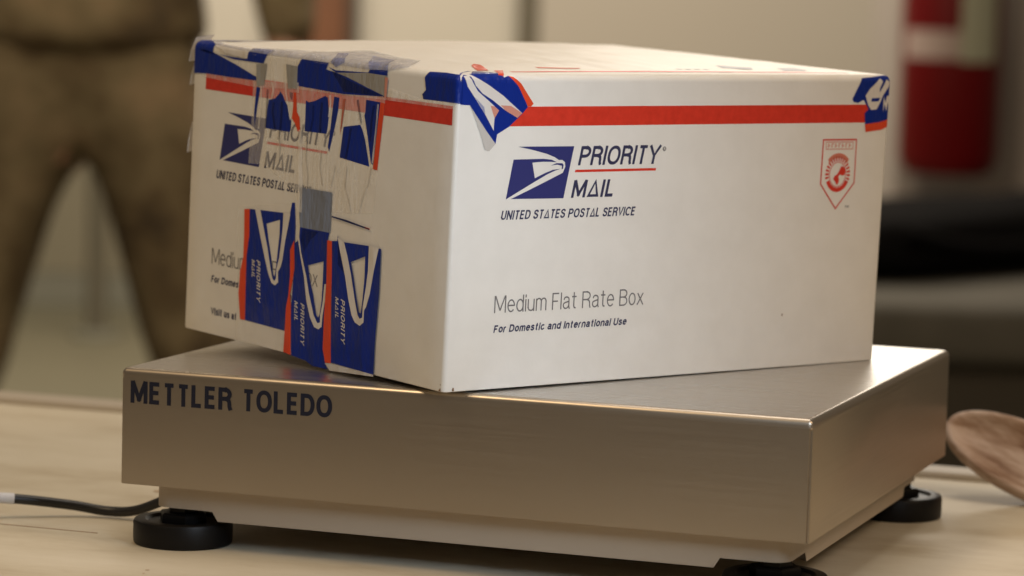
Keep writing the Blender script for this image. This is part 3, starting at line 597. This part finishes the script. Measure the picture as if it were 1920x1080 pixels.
# painted base tray with cut-outs above the feet
bx0, by0, bx1, by1 = -PL+.0125, .0115, -.0125, PD-.0115
zb = zt-.0748; zn = zt-.0700
def base_ring(z):
    out = []; r = .009
    for cx, cy, a0 in ((bx1-r, by0+r, -90), (bx1-r, by1-r, 0), (bx0+r, by1-r, 90), (bx0+r, by0+r, 180)):
        for k in range(7):
            t = math.radians(a0+90*k/6); out.append((cx+r*math.cos(t), cy+r*math.sin(t), z))
    return out
def base_low(x, y):
    dx = min(x-bx0, bx1-x); dy = min(y-by0, by1-y); d = max(dx, dy)
    k = min(1, max(0, (d-.0325)/.003)); return zn+(zb-zn)*k
bm = bmesh.new(); pts = base_ring(0); ring = []
for i, p in enumerate(pts):
    q = pts[(i+1) % len(pts)]; L_ = math.dist(p, q); ring.append(p)
    if L_ > .05: ring += [tuple(Vector(p).lerp(Vector(q), d/L_)) for d in [.0235+.0005*k for k in range(8)]]+[tuple(Vector(p).lerp(Vector(q), 1-d/L_)) for d in [.027-.0005*k for k in range(8)]]
top = [bm.verts.new((x, y, zt-.052)) for x, y, _ in ring]; low = [bm.verts.new((x, y, base_low(x, y))) for x, y, _ in ring]
c_ = Vector(((bx0+bx1)/2, (by0+by1)/2, 0)); k_ = lambda x, y: (x+math.copysign(.004, c_.x-x), y+math.copysign(.004, c_.y-y))
inn = [bm.verts.new((*k_(x, y), base_low(x, y))) for x, y, _ in ring]; und = [bm.verts.new((*k_(x, y), zn+.001)) for x, y, _ in ring]
N_ = len(ring)
for a, b in ((top, low), (low, inn), (inn, und)):
    for i in range(N_): bm.faces.new((a[i], a[(i+1) % N_], b[(i+1) % N_], b[i]))
bm.faces.new(und); bm.faces.new(top[::-1])
bmesh.ops.recalc_face_normals(bm, faces=bm.faces[:]); obj('base', bm, m_base, sc, 40)
for x, y in ((-.3265, .024), (-.0215, .024), (-.0215, .2765), (-.3265, .2765)):
    ft = bmesh.new(); lathe(ft, [(.0240, 0), (.0246, .0008), (.0248, .003), (.0248, .0105), (.0242, .0118), (.0232, .0122), (.019, .0122), (.0175, .0108), (.011, .0108)], 64, (x, y, .0001))
    fo = obj('leveling_foot', ft, m_black, sc, 30)
    ft = bmesh.new(); lathe(ft, [(.0125, .0109), (.0125, .0150), (.0115, .0158), (.008, .0160), (.008, zn-.0002)], 6, (x, y, 0)); obj('stem', ft, m_black, fo, 30)
cab = [(-.52, -.02, -.0745), (-.470, .016, -.0766), (-.4365, .042, -.0787), (-.409, .061, -.0828), (-.3905, .0675, -.0855), (-.373, .0665, -.0835), (-.352, .0665, -.0745), (-.336, .0665, -.0685)]
cab = [(x, y, z-TABLE) for x, y, z in cab]
sp = spline(cab, 8)
bm = bmesh.new(); tube(bm, sp, .0026, 14); cb = obj('cable', bm, m_cable, sc, 60)
bm = bmesh.new(); tube(bm, sp[:18], .0029, 14); obj('sleeve', bm, m_sleeve, cb, 60)

# ------------------------------------------------------------------ parcel
BL, BW, BH = 286.1, 222.8, 150.3      # mm
RT, RV = 4.0, 2.2
ARC = math.pi/2*RT
tilt = Matrix.Rotation(math.hypot(.013808, .029669), 4, Vector((.013808, .029669, 0)).normalized())
MB = Matrix.Translation((-.17603, -.012076, .00105)) @ tilt @ Matrix.Rotation(1.0218661, 4, 'Z')
px_ = empty('postal_box', MB, 'white cardboard parcel patched with blue and red printed tape, on the steel scale', 'parcel')
def topz(x, y):
    u = (x-RT)/(BL-2*RT); v = (y-RT)/(BW-2*RT)
    if not (0 < u < 1 and 0 < v < 1): return BH
    e = min(u*BL, (1-u)*BL, v*BW, (1-v)*BW)
    w = 4.6*(math.sin(math.pi*u)**.75)*(math.sin(math.pi*v)**.6)*(.8+.4*v)
    w += .55*noise.noise(Vector((x/38, y/22, 1)))*min(1, e/14)+.25*noise.noise(Vector((x/9, y/30, 5)))*min(1, e/10)
    return BH+w
def corner(cx, cy, sx, sy, ins, q):
    """q 0..1 round the vertical edge at (cx,cy); faces leave along -sx/-sy"""
def perim(s, ins):
    """point and outward normal at perimeter position s, inset by ins (x along right face, y along left face)"""
    r = max(.05, RV-ins)
    def arc(cx, cy, a0, q):
        a = a0+q*math.pi/2; return (cx+r*math.cos(a), cy+r*math.sin(a)), (math.cos(a), math.sin(a))
    if s < -BW+RV:
        q = min(1, (-BW+RV-s)/(2*RV))
        if s < -BW-RV: 
            return ((ins+r)+(-BW-RV-s), BW-ins), (0, 1)
        return arc(ins+r, BW-ins-r, math.pi, -q)
    if s < -RV: return (ins, min(max(-s, ins+r), BW-ins-r)), (-1, 0)
    if s < RV: return arc(ins+r, ins+r, math.pi, (s+RV)/(2*RV))
    if s < BL-RV: return (min(max(s, ins+r), BL-ins-r), ins), (0, -1)
    if s < BL+RV: return arc(BL-ins-r, ins+r, -math.pi/2, (s-BL+RV)/(2*RV))
    return (BL-ins, ins+r+s-BL-RV), (1, 0)
def ST(s, t, off=0):
    t0 = BH-RT
    if t <= t0: (x, y), n = perim(s, 0); z, c, sn = t, 1, 0
    elif t <= t0+ARC:
        th = (t-t0)/RT; (x, y), n = perim(s, RT*(1-math.cos(th))); z, c, sn = t0+RT*math.sin(th), math.cos(th), math.sin(th)
    else:
        (x, y), n = perim(s, RT+t-t0-ARC); z, c, sn = topz(x, y), 0, 1
    return Vector((x+n[0]*c*off, y+n[1]*c*off, z+sn*off))/1000
def decal(bm, pts, off, holes=()):
    """fill a flat outline in unrolled (s,t) millimetres and wrap it round the carton"""
    t = bmesh.new(); loops = [[Vector((a, b, 0)) for a, b in pts]]+[[Vector((a, b, 0)) for a, b in h] for h in holes]
    flat = [t.verts.new(v) for L_ in loops for v in L_]
    for tri in tessellate_polygon(loops):
        try: t.faces.new([flat[i] for i in tri])
        except ValueError: pass
    smin = min(p[0] for p in pts); smax = max(p[0] for p in pts); tmin = min(p[1] for p in pts); tmax = max(p[1] for p in pts)
    cuts = []
    if tmax > BH-RT: cuts += [((0, BH-RT+ARC*k/5, 0), (0, 1, 0)) for k in range(6)]+[((0, BH-RT+ARC+k, 0), (0, 1, 0)) for k in (4, 9, 15, 22, 30, 40, 52)]
    for c0 in (-BW, 0, BL):
        if smin < c0+RV and smax > c0-RV: cuts += [((c0-RV+2*RV*k/4, 0, 0), (1, 0, 0)) for k in range(5)]
    if tmax > BH: cuts += [((s, 0, 0), (1, 0, 0)) for s in range(int(smin//12)*12, int(smax)+12, 12)]
    for co, no in cuts: bmesh.ops.bisect_plane(t, geom=t.verts[:]+t.edges[:]+t.faces[:], plane_co=co, plane_no=no, dist=1e-5)
    mp = {v: bm.verts.new(ST(v.co.x, v.co.y, off)) for v in t.verts}
    for f in t.faces:
        try: bm.faces.new([mp[v] for v in f.verts])
        except ValueError: pass
    t.free()
def rect(a, b, c, d): return [(a, c), (b, c), (b, d), (a, d)]

# carton
bm = bmesh.new()
svals = []
for c0, c1 in ((-BW, 0), (0, BL)):
    svals += [c0-RV+2*RV*k/4 for k in range(4)]+[c0+RV+(c1-c0-2*RV)*k/24 for k in range(24)]
def full_loop(ins, z):
    out = []; r = max(.05, RV-ins)
    cs = [(ins+r, ins+r, 180), (BL-ins-r, ins+r, 270), (BL-ins-r, BW-ins-r, 0), (ins+r, BW-ins-r, 90)]
    for i, (cx, cy, a0) in enumerate(cs):
        for k in range(5):
            a = math.radians(a0+90*k/4); out.append(Vector((cx+r*math.cos(a), cy+r*math.sin(a), z)))
        nx, ny, na = cs[(i+1) % 4]; p = out[-1]; q = Vector((nx+r*math.cos(math.radians(na)), ny+r*math.sin(math.radians(na)), z))
        for k in range(1, 20): out.append(p.lerp(q, k/20))
    return [v/1000 for v in out]
loops = [full_loop(.9, 0), full_loop(.25, .25), full_loop(0, .9), full_loop(0, BH-RT)]+[full_loop(RT*(1-math.cos(math.pi/2*k/6)), BH-RT+RT*math.sin(math.pi/2*k/6)) for k in range(1, 7)]
R_ = [[bm.verts.new(p) for p in L_] for L_ in loops]
for a, b in zip(R_, R_[1:]):
    for i in range(len(a)): bm.faces.new((a[i], a[(i+1) % len(a)], b[(i+1) % len(a)], b[i]))
def gridcap(zf, ins, nx, ny, flip):
    g = [[bm.verts.new(Vector((ins+(BL-2*ins)*i/nx, ins+(BW-2*ins)*j/ny, zf(ins+(BL-2*ins)*i/nx, ins+(BW-2*ins)*j/ny)))/1000) for i in range(nx+1)] for j in range(ny+1)]
    g = [[v for v in row] for row in g]
    for j in range(ny):
        for i in range(nx):
            q = (g[j][i], g[j][i+1], g[j+1][i+1], g[j+1][i]); bm.faces.new(q[::-1] if flip else q)
gridcap(topz, RT, 110, 70, False)
def botz(x, y):
    u = x/BL; v = y/BW
    gap = 1.05+.0324*y-.0037*x
    k = max(0, 1-abs(v-.42)/.30); k = k*k*(3-2*k); e = min(1, min(x, BL-x)/22); e = e*e*(3-2*e)
    return -max(0, gap-.25)*k*(.45+.55*e)*min(1, min(x, BL-x)/3)
for f in []: pass
gridcap(botz, .9, 40, 60, True)
obj('carton', bm, m_card, px_, 40)

def part(name, m, polys, off, parent=px_):
    bm = bmesh.new()
    for p in polys:
        if isinstance(p, tuple): decal(bm, p[0], off, p[1])
        else: decal(bm, p, off)
    bmesh.ops.recalc_face_normals(bm, faces=bm.faces[:])
    o = obj(name, bm, m, parent)
    # outward normals on an open sheet
    c = Vector((BL/2, BW/2, BH/2))/1000; me = o.data
    if sum((p.center-c).dot(p.normal)*p.area for p in me.polygons) < 0: me.flip_normals()
    return o
P0 = .10
part('red_stripe', m_red, [rect(25, 279.5, 125.6, 134.9)], P0)
part('red_stripe', m_red, [rect(-210.5, -3.0, 126.0, 135.0)], P0)
part('red_stripe', m_red, [rect(38, 262, BH-RT+ARC+3.0, BH-RT+ARC+6.0)], P0)
LOGO = [[(37.9,115.9),(72.5,115.7),(67.4,90.7),(34.9,91.0),(51.1,97.1),(66.2,103.0),(67.6,105.9),(67.2,108.1),(65.5,109.2),(63.3,109.2),(60.7,110.6),(55.6,112.3),(47.5,114.1)],
 [(35.4,109.8),(46.5,109.9),(53.9,109.9),(58.9,109.4),(62.1,108.2),(58.4,108.4),(53.4,108.5),(47.0,108.2),(49.0,100.7),(55.0,103.0),(59.9,104.5),(64.8,105.0),(61.1,104.0),(56.3,102.3),(49.1,99.0),(31.9,90.9)],
 [(58.5,106.6),(62.1,107.7),(65.6,107.6),(66.4,106.8),(66.2,105.0),(65.3,104.6),(65.5,106.4),(62.5,107.0)]]
def fl(dx, off=P0): return lambda u, v, l: ST(u+dx, v, off+l)
for dx in (0, -227.0):
    part('logo', m_navy, [[(a+dx, b) for a, b in L_] for L_ in LOGO], P0)
    part('rule', m_red, [[(73.8+dx, 103.1), (74.0+dx, 104.3), (125.8+dx, 104.3), (125.6+dx, 103.1)]], P0)
    bm = bmesh.new()
    lettering(bm, 'PRIORITY', fl(dx), 75.4, 128.7, 106.4, 9.3, .2, .165, .09)
    lettering(bm, 'M\u0394IL', fl(dx), 72.0, 100.8, 90.8, 8.5, .2, .185, .12)
    bm.faces.ensure_lookup_table()
    obj('lettering', bm, m_ink, px_)
    bm = bmesh.new()
    lettering(bm, 'UNITED ST\u0394TES', fl(dx), 29.3, 69.6, 81.2, 4.4, .2, .18, .12)
    lettering(bm, 'POST\u0394L SERVICE', fl(dx), 70.8, 114.2, 81.2, 4.4, .2, .18, .12)
    obj('lettering', bm, m_ink, px_)
    bm = bmesh.new(); lettering(bm, 'Medium Flat Rate Box', fl(dx), 28.2, 122.3, 36.7, 8.2, 0, .082, .10); obj('lettering', bm, m_greyink, px_)
    bm = bmesh.new(); lettering(bm, 'For Domestic and International Use', fl(dx), 28.3, 112.6, 27.2, 3.6, .2, .20, .08); obj('lettering', bm, m_ink, px_)
    if dx: bm = bmesh.new(); lettering(bm, 'Visit us at', fl(dx), 29.4, 53.0, 10.4, 3.7, .0, .22, .12); obj('lettering', bm, m_ink, px_)
    bm = bmesh.new(); bm.faces.new([bm.verts.new(ST(130.6+dx+1.15*math.cos(a*math.pi/8), 113.7+1.15*math.sin(a*math.pi/8), P0)) for a in range(16)]); ro = obj('registered_mark', bm, m_greyink, px_)
    bm = bmesh.new(); lettering(bm, 'R', fl(dx), 130.1, 131.1, 113.0, 1.4, 0, .16, .1, 0)
    for v in bm.verts: v.co += Vector((0, -.00008, 0)) if not dx else Vector((-.00008, 0, 0))
    obj('lettering', bm, m_card, ro)
# red shield at the right end
def ell(cx, cy, a, b, t0=0, t1=360, n=28): return [(cx+a*math.cos(math.radians(t0+(t1-t0)*i/n)), cy+b*math.sin(math.radians(t0+(t1-t0)*i/n))) for i in range(n+1)]
def band(cx, cy, a0, b0, a1, b1, t0, t1, n=24): return ell(cx, cy, a1, b1, t0, t1, n)+ell(cx, cy, a0, b0, t0, t1, n)[::-1]
shl = [([(239.0, 117.3), (263.6, 117.2), (263.8, 94.2), (251.0, 80.6), (238.9, 93.9)], [[(239.8, 116.5), (262.9, 116.4), (263.1, 94.5), (251.0, 81.7), (239.7, 94.2)]])]
gx, gy = 251.1, 98.9
shl += [band(gx, gy, 6.3, 6.9, 8.7, 9.1, 205, 335)]
shl += [band(gx, gy, 6.4, 7.0, 8.9, 9.6, a, a+7, 3) for a in list(range(-20, 200, 13))]
shl += [band(gx, gy, 5.6, 6.2, 6.0, 6.6, a, a+179.9) for a in (0, 180)]
shl += [[(253.5, 103.2), (255.4, 102.6), (256.6, 100.6), (256.2, 98.6), (254.3, 98.2), (252.8, 98.9), (251.6, 97.6), (252.4, 96.2), (252.0, 94.4), (250.8, 93.2), (249.8, 95.0), (248.2, 96.4), (249.0, 98.2), (250.7, 98.9), (251.8, 100.3)]]
sh_ = part('emblem', m_red, shl, P0)
part('banner', m_palered, [band(gx, gy-1, 9.4, 9.5, 11.0, 12.0, 47, 133)], P0, sh_)
tick = [([(241.3, 115.9), (261.1, 115.8), (261.1, 111.8), (241.6, 111.8)], [[(241.7, 115.5), (260.7, 115.4), (260.7, 112.2), (242.0, 112.2)]])]
for k in range(7): tick.append(rect(243.0+k*2.5, 243.6+k*2.5, 112.8, 115.0)); tick.append(rect(243.6+k*2.5, 244.6+k*2.5, 113.6+(k % 2), 114.0+(k % 2)))
part('panel', m_palered, tick, P0, sh_)
bm = bmesh.new(); lettering(bm, 'TM', fl(0), 257.8, 260.6, 81.4, 1.3, 0, .2, .2); obj('lettering', bm, m_greyink, sh_)
# grazing prints on the lid
m_lid = mat('faded_lid_print', (.36, .36, .42), .45)
TT = BH-RT+ARC
part('lid_print', m_lid, [rect(150+k*6, 153.5+k*6, TT+11, TT+13) for k in range(4)]+[[(186, TT+17), (205, TT+15), (212, TT+24), (190, TT+27)], [(222, TT+10), (240, TT+11), (243, TT+24), (228, TT+22)]], .15)
part('lid_print', m_palered, [[(64, TT+16), (88, TT+14), (92, TT+17), (66, TT+21)]], .15)
# small scuff and torn cut marks at the bottom corner
part('scuff', m_kraft, [ell(217.6, 27.3, .45, .7, 0, 340, 9)], P0)
for q_ in [[(5.2, .5), (5.0, 1.2), (5.5, 2.3), (6.2, 1.9), (6.3, .5)], [(-2.0, .4), (-2.2, 1.9), (-3.0, 1.5), (-3.6, .5)], [(-2.4, 3.0), (-2.2, 3.9), (-2.8, 3.6)]]: part('cut_mark', m_kraft, [q_], P0)
bm = bmesh.new()
for (x, y, l) in ((9, 12, 20), (9, 30, 12), (7, 44, 9)):
    box(bm, x/1000, y/1000, -.0011, (x+6)/1000, (y+l)/1000, -.0002)
obj('torn_flap', bm, m_kraft, px_)

# ------------------------------------------------------------------ printed tape
KM = dict(blue=(m_tblue, .20, 'blue_print_or_shade'), dark=(m_dark_print_shade, .26, 'blue_print_or_shade'), red=(m_tred, .23, 'red_print'), v=(m_twhite, .30, 'eagle_print'), grey=(m_tgrey, .24, 'film_overlap'), veil=(m_veilfilm, .34, 'film_overlap'), pink=(m_tpink, .36, 'red_print'), pinkred=(m_tpinkred, .25, 'red_print'), milk=(m_milk, .42, 'clear_film'), greylight=(m_tgreyblue, .3, 'film_overlap'), seam=(m_seam_glint, .5, 'film_edge'), clear=(m_clear, .24, 'film_end'), dash=(m_tdark, .25, 'blue_print_or_shade'), dashred=(m_tred, .25, 'red_print'), lilac=(m_tveil, .36, 'film_overlap'), outline=(m_twhite, .34, 'eagle_print'), blue2=(m_tblue, .36, 'eagle_print'), greyblue=(m_tgreyblue, .24, 'film_overlap'), fold=(m_crease_shade, .56, 'fold_shading'), hi=(m_seam_glint, .5, 'fold_shading'), lidfilm=(m_lidfilm, .3, 'film_overlap'))  # some dark and pale ribbons paint crease shade and glints onto the tape
LAB = {'s1': 'leftmost lower strip of blue and red tape', 's2': 'middle lower strip of blue tape with red edge', 's3': 'lower strip of tape nearest the front corner', 'up': 'tape folded over the top left edge', 'uv': 'wrinkled tape strips below the top left edge', 'fc': 'blue tape end folded round the front top corner', 'rc': 'blue tape end at the far top right corner'}
def smooth_poly(p, k=2):
    return p
for g in ('s1', 's2', 's3', 'uv', 'up', 'fc', 'rc'):
    items = TR[g]; films = [q for k, q in items if k == 'film']
    lift = {'s2': .25, 's3': .5, 'up': .25, 'uv': 0}.get(g, 0)
    if films: root = part('tape_strip', m_film, films, .16+lift)
    elif g == 'uv': root = part('tape_strip', m_milk, [q for k, q in items if k == 'milk'], .16)
    elif g == 'up': root = part('tape_strip', m_milk, [q for k, q in items if k == 'milk'], .15+lift)
    else: root = part('tape_strip', m_tblue, [q for k, q in items if k == 'blue'], .20)
    root['label'] = LAB[g]
    holes = [q for k, q in items if k == 'hole']
    kinds = []
    for k, q in items:
        if k not in kinds: kinds.append(k)
    for k in kinds:
        if k in ('film', 'hole', 'text', 'textm'): continue
        if k == 'milk' and g in ('uv', 'up'): continue
        if k == 'blue' and g in ('fc', 'rc'): continue
        m, off, nm = KM[k]; polys = [q for kk, q in items if kk == k]
        if k == 'blue' and holes: polys = [(polys[0], holes)]
        for p_ in polys: part(nm, m, [p_], off+lift, root)
    # words printed along the tape, reading downwards
    for k, q in items:
        if k == 'text' and len(q) == 6:
            bm = bmesh.new()
            for (wd, a, b, c) in (('PRIORITY', q[0], q[1], q[2]), ('M\u0394IL', q[3], q[4], q[5])):
                h = c[0]-a[0]
                def fn(u, v, l, a=a, b=b):
                    f = u/abs(b[1]-a[1]); return ST(a[0]+(b[0]-a[0])*f+v, a[1]+(b[1]-a[1])*f, .32+lift+l)
                lettering(bm, wd, fn, 0, abs(b[1]-a[1]), 0, h*.80, .25, .17, .2)
            obj('lettering', bm, m_twhite, root)
        elif k == 'textm':
            part('lettering', m_twhite, [q], .34, root)
# loose tape ends sticking out past the left edge
def loose(pts, m, nm):
    bm = bmesh.new(); vs = [bm.verts.new(p) for p in pts]; n = len(vs)//2
    for i in range(n-1): bm.faces.new((vs[2*i], vs[2*i+1], vs[2*i+3], vs[2*i+2]))
    bmesh.ops.solidify(bm, geom=bm.faces[:], thickness=.0002)
    return obj(nm, bm, m, px_)
def B3(s, t, o): return ST(s, t, o)
yl = BW/1000
loose([(.0004, yl-.001, .152), (.012, yl-.001, .1535), (-.0002, yl+.0028, .145), (.010, yl+.005, .146), (-.0004, yl+.0038, .139), (.009, yl+.006, .140)], m_twhite, 'loose_tape_end')
loose([(.0006, yl-.0005, .140), (.012, yl-.0005, .141), (.0002, yl+.0022, .133), (.010, yl+.004, .133), (.0001, yl+.003, .127), (.009, yl+.005, .128)], m_twhite, 'loose_tape_end')
loose([(.0006, yl+.0003, .108), (.012, yl+.0003, .108), (-.0002, yl+.002, .098), (.010, yl+.004, .099), (-.0004, yl+.0024, .092), (.009, yl+.005, .093)], m_twhite, 'loose_tape_end')

# ------------------------------------------------------------------ wooden paddle at the right
m_pad = mat('streaked_wood', (.4, .28, .19), .6)
n = tex(m_pad, 75, 5, (.3, 1.3, 1.3), rough=.55)
ramp(m_pad, n.outputs['Fac'], [(.36, (.23, .125, .07)), (.46, (.40, .275, .20)), (.55, (.55, .42, .345)), (.70, (.64, .52, .44))], 'Base Color')
n = tex(m_pad, 40, 5, (.3, 2, 2)); bump(m_pad, n.outputs['Fac'], .25, .002)
m_rim = mat('pale_rim', (.46, .345, .245), .55)
# the paddle's bowl: local x runs along the handle, y across, z out of the dished face
D_P = 1.62
def pix(x, y, D): 
    d = r_*((x-960)*PX)+u_*((540-y)*PX)+f_
    return CAM+d*D
tip = Vector((-.0075, .352, -.048))
ax = (r_*.86-u_*.40+f_*-.25).normalized()
nz = (u_*.55+r_*-.05-f_*.80); nz = (nz-ax*nz.dot(ax)).normalized(); yx = nz.cross(ax)
MP = Matrix(((ax.x, yx.x, nz.x, tip.x), (ax.y, yx.y, nz.y, tip.y), (ax.z, yx.z, nz.z, tip.z), (0, 0, 0, 1)))
pdl = empty('wooden_paddle', MP, 'rounded end of a streaky brown wooden paddle reaching in at the right edge', 'paddle')
def bowl(ins, z, n=56):
    out = []
    for i in range(n):
        t = 2*math.pi*i/n; a, b = .058-ins, .0235-ins
        x = .054-a*math.cos(t); y = b*math.sin(t)*(1+.05*math.cos(t)); out.append(Vector((x, y, z)))
    return out
bm = bmesh.new()
prof = [(.010, -.0135), (.004, -.011), (.0012, -.006), (0, -.002), (.0006, .0006), (.0022, .0016), (.004, .0012), (.0055, .0), (.009, -.0022), (.014, -.0036), (.0195, -.004)]
R2 = [[bm.verts.new(p) for p in bowl(i, z)] for i, z in prof]
for a, b in zip(R2, R2[1:]):
    for i in range(len(a)): bm.faces.new((a[i], a[(i+1) % len(a)], b[(i+1) % len(a)], b[i]))
bm.faces.new(R2[0][::-1]); bm.faces.new(R2[-1]); bmesh.ops.recalc_face_normals(bm, faces=bm.faces[:])
obj('blade', bm, m_pad, pdl, 50)
bm = bmesh.new(); tube(bm, [(.094, 0, -.007), (.12, 0, -.009), (.16, 0, -.010)], [.010, .0095, .009], 16); obj('handle', bm, m_pad, pdl, 60)
